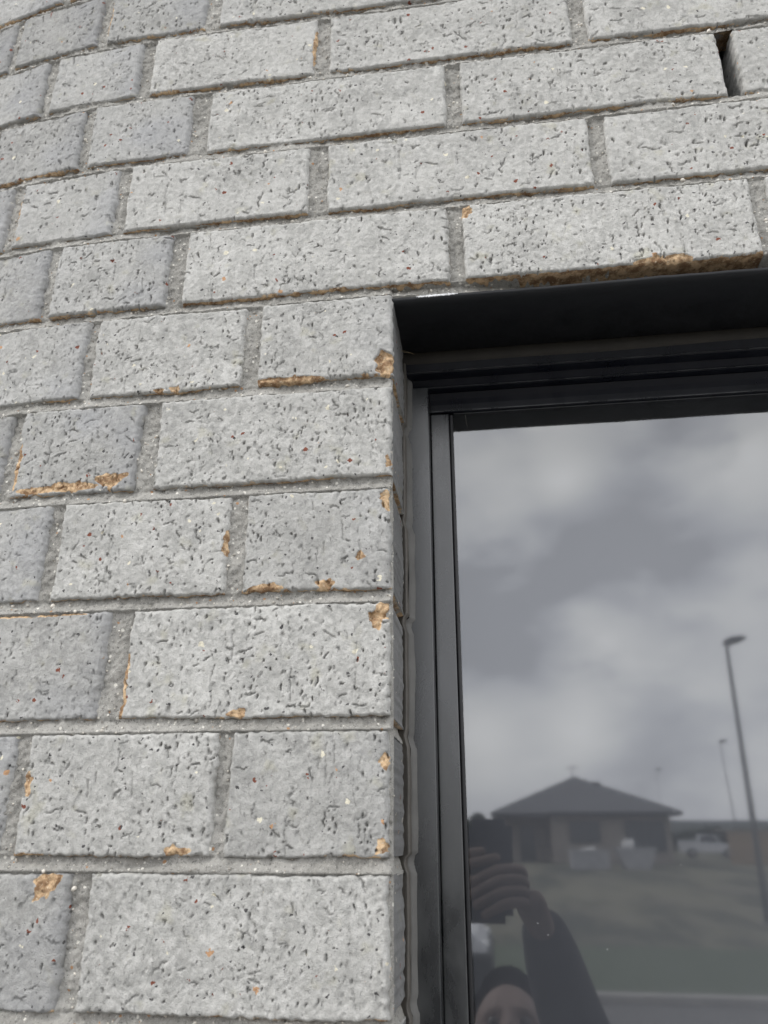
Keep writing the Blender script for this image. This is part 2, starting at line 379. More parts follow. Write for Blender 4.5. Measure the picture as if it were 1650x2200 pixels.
# headers round the curve
HEAD = {-1: (-321, -424), 0: (-257, -366), 1: (-321, -418), 2: (-258, -361), 3: (-322, -425), 4: (-261, -369), 5: (-326, -430), 6: (-266, -371), 7: (-330, -434), 8: (-270, -374), 9: (-325, -429), 10: (-271, -375), 11: (-328, -432)}
for r, (b, a) in HEAD.items():
    k = 0
    while a > -800 and k < 4:
        ch = ()
        if r == 6 and k == 0: ch = ((.02, .004, .016, .0028, .0005), (.055, .005, .02, .004, .0006), (.085, .009, .012, .006, .0006), (.0025, .03, .0022, .02, .0006))
        if r == 10 and k == 0: ch = ((.088, .070, .008, .006, .0007), (.083, .064, .003, .004, .0005), (.03, .0745, .02, .0012, .0005))
        if r == 8 and k == 0: ch = ((.04, .0748, .05, .0012, .0004),)
        if r in (0, 3) and k == 0: ch = ((.0015, .035, .0016, .03, .0005),)
        if r > -2 and k < 3 or True:
            t_ = {0: .84, 1: .93, 2: .92, 3: .98, 6: .88, 8: .90, 10: .84}.get(r, .95) * (1 if k == 0 else .93)
            lay(r, a, b, tone=t_, cool=(.15, .75, .12 + .06 * k), chips=ch, edge_clay=.38, rr=.0042)
        b, a = a - 10, a - 10 - 103; k += 1
    HEAD[r] = (b, a)

# mortar: one sheet behind the joints, recessed under each brick and nearly flush on top of the next
def mortar_sheet():
    st = .0011
    s = np.arange(-.86, .36, st); z = np.arange(rowz(11) - .012, rowz(-1) + BH + .010, st)
    SS, ZZ = np.meshgrid(s, z)
    keep = np.ones(SS.shape, bool)
    for (r, a, b) in bricks:
        zb = rowz(r); keep &= ~((SS > a + .0035) & (SS < b - .0035) & (ZZ > zb + .0035) & (ZZ < zb + BH - .0035))
    keep &= ~((SS > -.0655) & (ZZ < 2.2555))
    keep &= ~((SS > .2265) & (SS < .240) & (ZZ > rowz(2) - .0015) & (ZZ < rowz(2) + BH + .0025))     # open weep joint
    r_ = (Z0 - ZZ) / PITCH; fr = r_ - np.floor(r_)             # 0 at brick underside going down
    bed = np.clip(fr * PITCH / .010, 0, 1)                      # 0 under the brick above .. 1 on top of the brick below
    inb = fr < (.010 / PITCH)
    lo = np.minimum(1, np.maximum(0, bed))
    prof = np.where(inb, .0046 * (1 - lo)**1.3 + .0008 + .0010 * np.sin(np.pi * lo), .0042)
    ix = (np.abs(SS * 1000).astype(int)) % N; iz = (np.abs(ZZ * 1000).astype(int)) % N
    prof = prof + .00048 * g2[iz, ix] + .00042 * g1[iz, ix] + .0007 * g3[iz, (ix * 1 + 500) % N] + .0005 * pit[iz, ix]
    prof = np.where((SS > -.066) & (ZZ < 2.268), prof + .0035 + .016 * np.clip((SS + .01) / .09, 0, 1), prof)
    prof = np.maximum(prof, .0004)
    x, y, a = wall_pt(SS, 0.0); x = x + np.sin(a) * prof; y = y + np.cos(a) * prof
    V = np.stack([x + .066, y, ZZ], -1).reshape(-1, 3)
    nz_, nx_ = SS.shape; idx = np.arange(nz_ * nx_).reshape(nz_, nx_)
    kq = keep[:-1, :-1] & keep[1:, 1:] & keep[:-1, 1:] & keep[1:, :-1]
    Q = np.stack([idx[:-1, :-1], idx[:-1, 1:], idx[1:, 1:], idx[1:, :-1]], -1)[kq]
    used = np.unique(Q); rem = np.full(nz_ * nx_, -1); rem[used] = np.arange(len(used))
    me = np_mesh('mortar', V[used], rem[Q]); o = link('mortar', me, M_mortar, wall)
    return V[used]
mv = mortar_sheet()

# mortar returning into the window opening between the jamb bricks
bm = bmesh.new()
for r in range(5, 12):
    z0, z1 = rowz(r) - .0112, rowz(r) + .0008
    n = 26
    rows_ = []
    for j in range(7):
        zz = z0 + (z1 - z0) * j / 6; row = []
        for i in range(n):
            y = .0045 + .10 * i / (n - 1)
            prof_ = .0042 * (j / 6.) + .0014
            x = .066 - .0665 - prof_ + random.gauss(0, .00035) + (0 if i else -.001)
            row.append(bm.verts.new((x, y, zz + random.gauss(0, .0001))))
        rows_.append(row)
    for j in range(6):
        for i in range(n - 1): bm.faces.new((rows_[j][i], rows_[j][i+1], rows_[j+1][i+1], rows_[j+1][i]))
o = from_bm('jamb_mortar', bm, M_mortar, wall, smooth=True)

# loose-looking quartz grains standing proud of the mortar
def grains():
    t_ = (1 + 5**.5) / 2
    iv = np.array([(-1,t_,0),(1,t_,0),(-1,-t_,0),(1,-t_,0),(0,-1,t_),(0,1,t_),(0,-1,-t_),(0,1,-t_),(t_,0,-1),(t_,0,1),(-t_,0,-1),(-t_,0,1)], float) / math.hypot(1, t_)
    it = [(0,11,5),(0,5,1),(0,1,7),(0,7,10),(0,10,11),(1,5,9),(5,11,4),(11,10,2),(10,7,6),(7,1,8),(3,9,4),(3,4,2),(3,2,6),(3,6,8),(3,8,9),(4,9,5),(2,4,11),(6,2,10),(8,6,7),(9,8,1)]
    n = 5200; pick = RNG.integers(0, len(mv), n); V = []; T = []; A = []
    for i, k in enumerate(pick):
        r = abs(RNG.normal(0, .00042)) + .00035
        if RNG.random() < .07: r = RNG.uniform(.0010, .0021)
        sc = RNG.uniform(.7, 1.3, 3) * r; q = RNG.uniform(0, 6.28)
        R_ = np.array([[math.cos(q), 0, math.sin(q)], [0, 1, 0], [-math.sin(q), 0, math.cos(q)]])
        V.append((iv * sc * RNG.uniform(.85, 1.15, (12, 1))) @ R_ + mv[k] + [0, -r * .15, 0]); T += [(a + 12 * i, b + 12 * i, c + 12 * i) for a, b, c in it]
        A += [RNG.uniform(.0, 1.0)] * 12
    me = bpy.data.meshes.new('sand_grains'); me.from_pydata(np.concatenate(V).tolist(), [], T)
    at = me.attributes.new('tone', 'FLOAT', 'POINT'); at.data.foreach_set('value', np.array(A, np.float32))
    me.polygons.foreach_set('use_smooth', [True] * len(me.polygons))
    o = link('sand_grains', me, grain_material(), wall); tag(o, kind='stuff')
grains()

# courses beyond the photographed patch, joined
def far_courses():
    bm = bmesh.new()
    def add(r, s0, s1, depth=.09):
        s0 *= mm; s1 *= mm; (xa, ya, aa), (xb, yb, ab) = wall_pt(s0), wall_pt(s1)
        vs = box(bm, 0, math.hypot(xb - xa, yb - ya), 0, depth, 0, BH, bev=.002, seg=1)
        a = math.atan2(yb - ya, xb - xa); z = rowz(r)
        vs = [v for v in bm.verts if v.index == -1]
        for v in vs:
            x, y = v.co.x, v.co.y; v.co = Vector((xa + .066 + x * math.cos(a) - y * math.sin(a), ya + x * math.sin(a) + y * math.cos(a), z + v.co.z))
        bm.verts.index_update()
    top, bot = -6, 29
    for r in range(top, bot):
        even = r % 2 == 0; seen = -1 <= r <= 11
        if not seen:
            if r < 5:
                s = -242 if even else -307
                if not even: add(r, -307, -140); s = -126
            else:
                s = None
                if even: add(r, -252, -66)
                else: add(r, -317, -187); add(r, -174, -66)
            b = -258 if even else -322
            while b > -1300: add(r, b - 103, b); b -= 113
        else:
            b = HEAD[r][0]; s = (481 if even else 359) if r < 5 else None
            while b > -1300: add(r, b - 103, b); b -= 113
        if s is not None:
            while s < 2100: add(r, s, s + 229); s += 242
        if 5 <= r < 21:
            s = 1440 if not even else 1440
            while s < 2100: add(r, s, s + 229); s += 242
        if r >= 21:
            s = -60
            while s < 2100: add(r, s, s + 229); s += 242
    me = bpy.data.meshes.new('outer_brick_courses'); bm.to_mesh(me); bm.free()
    n = len(me.vertices)
    for k, v in (('clay', 0.), ('tone', .96), ('cool', .1)):
        at = me.attributes.new(k, 'FLOAT', 'POINT'); at.data.foreach_set('value', np.full(n, v, np.float32))
    o = link('outer_brick_courses', me, M_brick, wall); tag(o, kind='stuff')
    # mortar body behind them
    bm = bmesh.new()
    def slab(s0, s1, z0, z1, y0, y1, n=1):
        ss = np.linspace(s0, s1, n + 1)
        for i in range(n):
            q = []
            for s_ in (ss[i], ss[i+1]):
                for y_ in (y0, y1):
                    x, yb, a = wall_pt(s_); q.append((float(x + np.sin(a) * y_) + .066, float(yb + np.cos(a) * y_)))
            vs = [bm.verts.new((*p_, z)) for z in (z0, z1) for p_ in (q[0], q[2], q[3], q[1])]
            for f in ((0,1,2,3), (7,6,5,4), (0,4,5,1), (1,5,6,2), (2,6,7,3), (3,7,4,0)): bm.faces.new([vs[j] for j in f])
    zt, zb = rowz(top) + BH, rowz(bot - 1)
    z_hi, z_lo = rowz(-1) + BH + .010, rowz(11) - .012
    slab(-1.30, -.0685, zb, z_lo, .0045, .085, 30); slab(-.0685, 2.1, z_hi, zt, .0045, .085); slab(-1.30, -.0685, z_hi, zt, .0045, .085, 30)
    slab(.361, 2.1, 2.2555, z_hi, .0045, .085); slab(1.44, 2.1, 0.88, 2.2555, .0045, .085); slab(-.0685, 2.1, zb, .88, .0045, .085)
    slab(-1.30, -.861, z_lo, z_hi, .0045, .085, 12)
    # cavity leaf behind everything
    slab(-1.30, -.0685, 0, zt, .115, .16, 30); slab(-.0685, 2.1, 2.27, zt, .115, .16); slab(1.47, 2.1, 0, 2.27, .125, .16); slab(-.0685, 1.47, 0, .86, .115, .16)
    bmesh.ops.recalc_face_normals(bm, faces=bm.faces)
    from_bm('mortar_backing', bm, M_mortar, wall)
far_courses()

# ------------------------------------------------------------------ coated metal
def coated(name, base, rough, dust, spec=.5):
    m, t, p = new_mat(name); oc = t.new('ShaderNodeTexCoord').outputs['Object']
    n = t.noise(t.mapping(oc, scale=(1, 1, .35)), 38, 6, .62, .4); f = t.noise(oc, 1500, 2)
    sc_ = t.noise(t.mapping(oc, scale=(1, 1, .08)), 300, 3)
    k = t.math('ADD', t.ramp(n, .35, .72, 0, dust), t.math('MULTIPLY', t.ramp(f, .62, .8), dust * .25))
    k = t.math('ADD', k, t.math('MULTIPLY', t.ramp(sc_, .6, .75), dust * .2))
    t.set(p, 'Base Color', t.mix(k, base, (.34, .35, .34)))
    t.set(p, 'Roughness', t.ramp(n, .3, .7, rough, rough + .16)); p.inputs['Specular IOR Level'].default_value = spec
    b = t.new('ShaderNodeBump', in_Strength=.12, in_Distance=.0004); t.set(b, 'Height', f); t.set(p, 'Normal', b.outputs[0])
    return m
M_frame = coated('charcoal_powder_coat', (.010, .012, .014), .22, .085, 1.0)
M_head = coated('shaded_powder_coat', (.004, .005, .009), .26, .010, .24)  # frame coat darkened for the head, its shade put into the colour
M_lintel = coated('black_painted_steel', (.011, .012, .014), .45, .004, .3)

# steel lintel under course 4
lintel = empty('steel_lintel', (0, .0, 2.252))
tag(lintel, 'black painted flat steel lintel carrying the bricks over the window', 'lintel')
bm = bmesh.new()
seg = 120; prof = [(.078, .0), (.012, .0), (.0065, .0006), (.0040, .0020), (.0036, .0042), (.0055, .0060), (.078, .0062)]
rings = []
for i in range(seg + 1):
    x = -.0665 + 1.53 * (i / seg)**1.6; wv = .0004 * math.sin(x * 31) + random.gauss(0, .00015)
    rings.append([bm.verts.new((x, py_ + (wv if py_ < .02 else 0), pz + random.gauss(0, .00004))) for py_, pz in prof])
for i in range(seg):
    for k in range(len(prof)):
        bm.faces.new((rings[i][k], rings[i][(k+1) % len(prof)], rings[i+1][(k+1) % len(prof)], rings[i+1][k]))
bm.faces.new(rings[0]); bm.faces.new(rings[-1][::-1]); bmesh.ops.recalc_face_normals(bm, faces=bm.faces)
from_bm('plate', bm, M_lintel, lintel, smooth=True)
# scraped bare paint along the left of its front edge
bm = bmesh.new(); prev = None
for i in range(70):
    x = -.046 + .034 * i / 69; h = .0011 + abs(random.gauss(0, .0007)); h *= min(1, (i + 2) / 10, (72 - i) / 14)
    zc_ = .0042 + random.gauss(0, .0002)
    a, b = bm.verts.new((x, .0030, zc_ - h / 2)), bm.verts.new((x, .0031, zc_ + h / 2))
    c_, d = bm.verts.new((x, .0046, zc_ - h / 2 - .0003)), bm.verts.new((x, .0046, zc_ + h / 2 + .0003))
    if prev: 
        for q, w_ in ((0, 1), (2, 0), (1, 3)): bm.faces.new((prev[q], prev[w_], (a, b, c_, d)[w_], (a, b, c_, d)[q]))
    prev = (a, b, c_, d)
o = from_bm('chalky_scrape', bm, simple('chalky_white_residue', (.62, .63, .64), .8, .3, 300), lintel)

# ------------------------------------------------------------------ window
WX0, WX1, WZ0, WZ1 = -.0665, 1.44, .88, 2.250
win = empty('window', ((WX0 + WX1) / 2, .1, WZ0)); Lw = Vector(win.location)
tag(win, 'dark framed window set in the grey brick wall with clouds mirrored in its pane', 'window')
def wpart(name, x0, x1, y0, y1, z0, z1, mat, bev=.0008, smooth=False):
    return boxo(name, (x0 - Lw.x, x1 - Lw.x, y0 - Lw.y, y1 - Lw.y, z0 - Lw.z, z1 - Lw.z), mat, win, bev)
zh = 2.2265
# outer frame
wpart('frame_jamb', -.070, -.0448, .0950, .150, WZ0, zh + .0003, M_frame)
wpart('frame_jamb', WX1 - .022, WX1 + .02, .0950, .150, WZ0, zh, M_frame)
def extrude(name, prof, x0, x1, mat, lit_lips=()):
    bm = bmesh.new(); A = [bm.verts.new((x0 - Lw.x, y - Lw.y, z - Lw.z)) for y, z in prof]; B = [bm.verts.new((x1 - Lw.x, y - Lw.y, z - Lw.z)) for y, z in prof]
    n = len(prof)
    for k in range(n): bm.faces.new((A[k], A[(k+1) % n], B[(k+1) % n], B[k])).material_index = 1 if k in lit_lips else 0  # lip faces take the brighter coat as painted edge highlights
    bm.faces.new(A); bm.faces.new(B[::-1]); bmesh.ops.recalc_face_normals(bm, faces=bm.faces); o = from_bm(name, bm, mat, win); o.data.materials.append(M_frame); return o
extrude('frame_head', [(.150, 2.262), (.0800, 2.262), (.0800, 2.2432), (.0832, 2.2362), (.0824, 2.2354), (.0824, 2.2345), (.0834, 2.2338), (.0940, 2.2335), (.0985, 2.2284), (.0976, 2.2277), (.0976, 2.2270), (.0988, 2.2265), (.150, 2.2264)], -.0655, WX1 + .02, M_head, (4, 9))
wpart('frame_sill', -.060, WX1 + .02, .070, .150, WZ0 - .04, WZ0 - .001, M_frame)
# sash
wpart('sash_stile', -.0444, -.0276, .1150, .152, WZ0, 2.2094, M_frame, .0009)
wpart('sash_stile', WX1 - .0444, WX1 - .0226, .1150, .152, WZ0, 2.2094, M_frame, .0009)
extrude('sash_rail', [(.150, 2.2258), (.1060, 2.2258), (.1105, 2.2215), (.1132, 2.2177), (.1146, 2.2140), (.1150, 2.2127), (.1143, 2.2123), (.1143, 2.2113), (.1153, 2.2108), (.150, 2.2108)], -.0444, WX1 - .0226, M_head, (6,))
wpart('sash_rail', -.027, WX1 - .045, .1150, .152, WZ0, WZ0 + .04, M_frame)
M_bead = simple('black_rubber_gasket', (.012, .012, .014), .45, .2, 60)
M_beadl = simple('charcoal_gasket', (.03, .032, .034), .45, .2, 60)
wpart('glazing_bead', -.0272, -.0240, .1172, .150, WZ0 + .041, 2.2096, M_bead, .0010)
wpart('glazing_bead', WX1 - .049, WX1 - .045, .1215, .150, WZ0 + .041, 2.2094, M_bead, .0010)
wpart('glazing_bead', -.0238, WX1 - .050, .1175, .150, 2.2101, 2.2107, M_beadl, .0010)
# pane: coated glass, mirror-like from outside, faint dust
m, t, p = new_mat('coated_window_glass'); oc = t.new('ShaderNodeTexCoord').outputs['Object']
gl = t.new('ShaderNodeBsdfGlossy', in_Roughness=.030); t.set(gl, 'Color', (.97, .985, 1.0, 1))
wv = t.new('ShaderNodeBump', in_Strength=.05, in_Distance=.001); t.set(wv, 'Height', t.noise(oc, 3.2, 1)); t.set(gl, 'Normal', wv.outputs[0])
tr = t.new('ShaderNodeBsdfTransparent', in_Color=(.80, .82, .83, 1))
lw = t.new('ShaderNodeLayerWeight', in_Blend=.5)
fac = t.math('ADD', .175, t.math('MULTIPLY', t.math('POWER', lw.outputs['Facing'], 4.0), .8), clamp=True)
mx = t.new('ShaderNodeMixShader'); t.set(mx, 0, fac); t.l.new(tr.outputs[0], mx.inputs[1]); t.l.new(gl.outputs[0], mx.inputs[2])
df = t.new('ShaderNodeBsdfDiffuse', in_Color=(.75, .75, .74, 1))
dust = t.math('ADD', t.math('MULTIPLY', speck(t, oc, 300, 0, .012, .18), .30), t.ramp(t.noise(oc, 12, 4), .3, .8, .004, .014))
m2_ = t.new('ShaderNodeMixShader'); t.set(m2_, 0, dust); t.l.new(mx.outputs[0], m2_.inputs[1]); t.l.new(df.outputs[0], m2_.inputs[2])
t.l.new(m2_.outputs[0], t.n['Material Output'].inputs[0])
bm = bmesh.new(); vs = [bm.verts.new((x - Lw.x, .1190 - Lw.y, z - Lw.z)) for x, z in ((-.026, WZ0 + .03), (WX1 - .03, WZ0 + .03), (WX1 - .03, 2.2085), (-.026, 2.2085))]
bm.faces.new(vs); from_bm('glass_pane', bm, m, win)
# sealant: a lumpy bead filling between the brick reveal and the frame
M_seal = simple('taupe_sealant', (.085, .078, .068), .55, .18, 40, bump=.2)
M_seal2 = simple('smeared_sealant', (.13, .128, .122), .5, .15, 40)
def course_off(z):
    fr = ((Z0 - z) / PITCH) % 1
    k = max(0, 1 - abs(((fr * PITCH / .010) - .5)) / .9) if fr < .13 or fr > .985 else 0
    r = math.floor((Z0 - z) / PITCH)
    return -.0022 * k + (.0007 if r % 2 == 0 else -.0004)
def seal_strip(name, xs, ys, mat, z0, z1, n, jl, jr):
    bm = bmesh.new(); prev = None; wl = noise1(n, 7, jl); wr = noise1(n, 5, jr)
    for i in range(n):
        z = z0 + (z1 - z0) * i / (n - 1); off = course_off(z)
        row = []
        for j, (x, y) in enumerate(zip(xs, ys)):
            f = j / (len(xs) - 1)
            row.append(bm.verts.new((x + off + wl[i] * (1 - f) + wr[i] * f - Lw.x, y - Lw.y, z - Lw.z)))
        if prev:
            for j in range(len(row) - 1): bm.faces.new((prev[j], prev[j+1], row[j+1], row[j]))
        prev = row
    return from_bm(name, bm, mat, win, smooth=True)
seal_strip('sealant', (-.072, -.0668, -.0652, -.0640, -.0633), (.080, .0795, .0775, .0790, .0850), M_seal, 1.4, 2.243, 420, .0002, .00025)
seal_strip('sealant_smear', (-.0637, -.0628, -.0612, -.0598, -.0592), (.0875, .0905, .0930, .0944, .0962), M_seal2, 1.4, 2.2335, 420, .0002, .00055)
bm = bmesh.new(); prev = None; nn = 160; wq = noise1(nn, 6, .0004)
for i in range(nn):
    x = -.068 + 1.5 * (i / (nn - 1))**1.5
    row = [bm.verts.new((x - Lw.x, y - Lw.y, z + wq[i] * (1 if j > 1 else .2) - Lw.z)) for j, (y, z) in enumerate(((.0775, 2.2535), (.0765, 2.2505), (.0775, 2.2450), (.0790, 2.2425), (.0830, 2.2412)))]
    if prev:
        for j in range(4): bm.faces.new((prev[j], prev[j+1], row[j+1], row[j]))
    prev = row
from_bm('sealant', bm, simple('dark_brown_sealant', (.020, .017, .013), .7, .2, 40), win, smooth=True)
# unseen backdrop added behind the glass to veil the reflection, and the room behind
bl = empty('veil_backdrop', (.69, .20, .9)); tag(bl, 'plain dark grey backdrop added behind the pane to veil its reflection', 'backdrop')
bm = bmesh.new(); prev = None
for i in range(40):
    x = -.72 + 1.45 * i / 39; y = .0015 * math.sin(i * .9)
    row = [bm.verts.new((x, y, z)) for z in (0, 1.36)]
    if prev: bm.faces.new((prev[0], row[0], row[1], prev[1]))
    prev = row
from_bm('backdrop_sheet', bm, simple('dark_backdrop_grey', (.120, .121, .138), .9, .06, 5), bl, smooth=True)
boxo('backdrop_bar', (-.72, .73, -.006, .006, -.025, 0), M_head, bl, .003)
bm = bmesh.new(); box(bm, -1.2, 2.1, .17, 3.4, 0, 2.9); bmesh.ops.reverse_faces(bm, faces=bm.faces)
for f in [f for f in bm.faces if abs(f.calc_center_median().y - .17) < .01]: bm.faces.remove(f)
tag(from_bm('interior_room', bm, simple('room_plaster', (.45, .44, .42), .9, .05)), kind='structure')
# cobweb threads in the corners
M_web = simple('cobweb_thread', (.10, .095, .085), .8)
bm = bmesh.new(); tube(bm, [(-.0125, .1190, 2.2092), (-.0122, .1184, 2.2042), (-.0120, .1182, 2.2005), (-.0108, .1180, 2.1955)], [.0003, .00025, .0002, .0001], 5)
tag(from_bm('cobweb_strand', bm, M_web), 'tiny dark thread hanging over the top left corner of the pane', 'cobweb')
bm = bmesh.new(); tube(bm, [(-.071, .066, 2.2505), (-.067, .064, 2.2475), (-.062, .066, 2.2462), (-.057, .068, 2.2466), (-.0545, .070, 2.2462)], .00016, 5); tube(bm, [(-.069, .066, 2.2492), (-.063, .066, 2.2480), (-.0545, .070, 2.2462)], .00014, 5)
tag(from_bm('cobweb_strand', bm, simple('pale_cobweb_thread', (.25, .20, .12), .8)), 'fine pale looped thread in the brick corner beneath the lintel', 'cobweb')
# ------------------------------------------------------------------ the place behind the photographer, seen in the pane
def gz(y):
    def ss(a, b, v): q = min(1, max(0, (v - a) / (b - a))); return q * q * (3 - 2 * q)
    return .46 * ss(14, 46, -y) - .20 * ss(58, 78, -y)
m, t, p = new_mat('rough_grass_ground'); g_ = t.new('ShaderNodeNewGeometry').outputs['Position']
sp = t.new('ShaderNodeSeparateXYZ'); t.set(sp, 0, g_)
a_ = t.noise(g_, .35, 5, .6); b_ = t.noise(g_, 9, 5, .65); c_ = t.noise(t.mapping(g_, scale=(1, .22, 1)), .42, 5, .65)
rough_ = t.mix(t.ramp(c_, .38, .62), (.055, .060, .045), (.165, .158, .115)); rough_ = t.mix(t.ramp(a_, .5, .7), rough_, (.15, .14, .112))
lawn = t.mix(t.ramp(b_, .35, .65), (.062, .085, .052), (.098, .118, .076))
yy = t.math('ADD', sp.outputs[1], t.math('MULTIPLY', t.math('SUBTRACT', a_, .5), 1.2))
t.set(p, 'Base Color', t.mix(t.ramp(yy, -16.2, -15.6), rough_, lawn)); p.inputs['Roughness'].default_value = .95
bu = t.new('ShaderNodeBump', in_Strength=.6, in_Distance=.05); t.set(bu, 'Height', b_); t.set(p, 'Normal', bu.outputs[0])
M_ground = m
ys = [30, 5, 0, -3, -6, -9, -12] + [-14 - 2 * i for i in range(34)] + [-100, -140, -200, -300, -500, -900, -1600]
xs = [-1500, -700, -300, -120, -60, -30, -15, -6, 0, 6, 15, 30, 60, 120, 300, 700, 1500]
V = [(x, y, gz(y)) for y in ys for x in xs]; nx_ = len(xs)
Q = [(j * nx_ + i, (j + 1) * nx_ + i, (j + 1) * nx_ + i + 1, j * nx_ + i + 1) for j in range(len(ys) - 1) for i in range(nx_ - 1)]
me = bpy.data.meshes.new('ground'); me.from_pydata(V, [], Q); tag(link('ground', me, M_ground), kind='structure')
M_conc = simple('pale_concrete', (.30, .29, .275), .9, .15, 3, bump=.3); M_asph = simple('grey_driveway', (.135, .132, .13), .95, .18, 6, bump=.3)
bm = bmesh.new(); box(bm, -30, 30, -10.42, -1.25, -.02, .012); tag(from_bm('driveway', bm, M_asph), kind='structure')
bm = bmesh.new(); box(bm, -30, 30, -10.68, -10.424, -.02, .10, bev=.02); tag(from_bm('kerb', bm, M_conc), kind='structure')
bm = bmesh.new(); box(bm, -30, 30, -1.246, -.004, -.02, .03, bev=.004); tag(from_bm('footpath', bm, M_conc), kind='structure')
# hills
for name, y, h, sc_, col, x0, x1 in (('hills', -420, 11.5, 90, (.060, .068, .075), -500, 700), ('hills', -300, 7.2, 50, (.045, .055, .050), 10, 420)):
    bm = bmesh.new(); prev = None
    n = 90
    for i in range(n + 1):
        x = x0 + (x1 - x0) * i / n
        k = h * (.78 + .14 * math.sin(x / sc_) + .10 * math.sin(x / sc_ * 2.7 + 1) + .02 * math.sin(x / sc_ * 11)) * (1 if y < -400 else min(1, (x - x0) / 40 + .3))
        row = [bm.verts.new((x, y + 60, -1)), bm.verts.new((x, y + 30, k * .6)), bm.verts.new((x, y, k)), bm.verts.new((x, y - 60, -1))]
        if prev:
            for j in range(3): bm.faces.new((prev[j], row[j], row[j+1], prev[j+1]))
        prev = row
    tag(from_bm(name, bm, simple('far_hill_scrub', col, .95, .2, .05), smooth=True), kind='structure')
# leafy masses
def leaf_mass(name, blobs, size, count, mat, parent=None):
    V, Fc = [], []
    for i in range(count):
        bx, by, bz, rx, ry, rz_ = random.choice(blobs)
        while True:
            q = Vector((random.uniform(-1, 1), random.uniform(-1, 1), random.uniform(-1, 1)))
            if q.length < 1: break
        q = q.normalized() * q.length**.45
        c = Vector((bx + q.x * rx, by + q.y * ry, bz + q.z * rz_))
        a = Vector((random.gauss(0, 1), random.gauss(0, 1), random.gauss(0, 1))).normalized(); b = a.orthogonal().normalized()
        s = size * random.uniform(.6, 1.4); k = len(V)
        V += [tuple(c + a * s), tuple(c + b * s * .5), tuple(c - a * s), tuple(c - b * s * .5)]; Fc.append((k, k+1, k+2, k+3))
    me = bpy.data.meshes.new(name); me.from_pydata(V, [], Fc); return link(name, me, mat, parent)
M_leaf = simple('dark_foliage', (.045, .060, .035), .8, .4, 1.5); M_bark = simple('bark', (.10, .08, .065), .9, .3, 6)
o = leaf_mass('distant_shrubs', [(12 + i * 2.2 + random.random(), -112 + random.uniform(-3, 3), 1.0 + random.uniform(0, .5), 2.2, 2, random.uniform(1.1, 2.0)) for i in range(26)], .35, 9000, M_leaf)
tag(o, kind='stuff')
tr_ = empty('bushy_tree', (-1.9, -72, gz(-72))); tag(tr_, 'small dark bushy tree beyond the left end of the grey roofed house', 'tree')
bm = bmesh.new(); tube(bm, [(0, 0, 0), (.05, 0, .9), (-.03, .05, 1.8), (.02, 0, 2.6)], [.14, .11, .07, .03]); tube(bm, [(0, 0, 1.0), (.5, .2, 1.8), (.8, .2, 2.4)], [.07, .05, .02]); tube(bm, [(0, 0, 1.2), (-.5, -.1, 1.9), (-.8, 0, 2.5)], [.07, .05, .02])
from_bm('trunk', bm, M_bark, tr_, smooth=True)
leaf_mass('crown', [(0, 0, 2.4, 1.0, 1, .9), (.8, 0, 2.1, .8, .8, .6), (-.9, .1, 2.2, .8, .8, .7), (.1, 0, 3.0, .6, .6, .45)], .12, 2600, M_leaf, tr_)

# house across the field
hs = empty('house', (5.0, -57, gz(-50))); tag(hs, 'single storey brick house under a low grey hipped roof across the field', 'house'); H0 = Vector(hs.location)
M_hw = simple('brown_grey_brickwork', (.27, .245, .22), .9, .12, 3); M_roof = simple('grey_roof_sheet', (.115, .118, .13), .6, .08, 2)
M_dark = simple('dark_window_glass', (.03, .035, .04), .12); M_fas = simple('dark_fascia', (.05, .052, .058), .5); M_cream = simple('pale_render', (.275, .25, .225), .9, .08, 2)
def hp(name, x0, x1, y0, y1, z0, z1, mat, par=hs, bev=0):
    pl = H0 if par in (hs,) else H0
    o = boxo(name, (x0 - H0.x, x1 - H0.x, y0 - H0.y, y1 - H0.y, z0 - H0.z, z1 - H0.z), mat, par, bev); return o
bz = gz(-50) - .05
hp('wall', 3.3, 9.95, -63.4, -50.6, bz, 3.12, M_hw); hp('wall', .15, 3.3, -63.4, -52.6, bz, 3.0, M_hw)
hp('pillar', 3.02, 3.42, -50.95, -50.55, bz, 3.1, M_cream, bev=.02)
hp('fascia', 3.0, 10.62, -50.12, -50.0, 3.06, 3.26, M_fas); hp('fascia', -.5, 3.0, -50.14, -50.02, 2.94, 3.12, M_fas)
hp('soffit', -.45, 10.5, -63.9, -50.15, 3.02, 3.06, M_fas)
for x0, x1, z0, z1 in ((4.1, 5.9, 1.55, 2.75), (7.3, 9.6, 1.1, 2.75)):
    f = hp('window', x0, x1, -50.58, -50.50, z0, z1, M_fas, bev=.01)
    for k in range(2):
        a = x0 + .06 + k * (x1 - x0) / 2; hp('pane', a, a + (x1 - x0) / 2 - .1, -50.495, -50.485, z0 + .07, z1 - .07, M_dark, f)
dr = hp('door', 1.2, 2.1, -52.58, -52.5, bz + .05, 2.5, M_dark, bev=.01); hp('handle', 2.0, 2.04, -52.49, -52.44, 1.45, 1.6, M_cream, dr)
f = hp('window', 2.3, 2.9, -52.58, -52.5, 1.3, 2.5, M_fas, bev=.01); hp('pane', 2.36, 2.84, -52.495, -52.485, 1.36, 2.44, M_cream, f)
bm = bmesh.new(); ez = 3.16
ev = [(-.5, -50.05, ez), (10.62, -50.05, ez + .06), (10.62, -64.4, ez + .06), (-.5, -64.4, ez)]; rd = [(5.02, -55.0, 5.50), (5.02, -59.4, 5.50)]
vs = [bm.verts.new(Vector(q) - H0) for q in ev + rd]; 
for f in ((0, 1, 4), (1, 2, 5, 4), (2, 3, 5), (3, 0, 4, 5), (3, 2, 1, 0)): bm.faces.new([vs[i] for i in f])
rf = from_bm('roof', bm, M_roof, hs)
bm = bmesh.new()
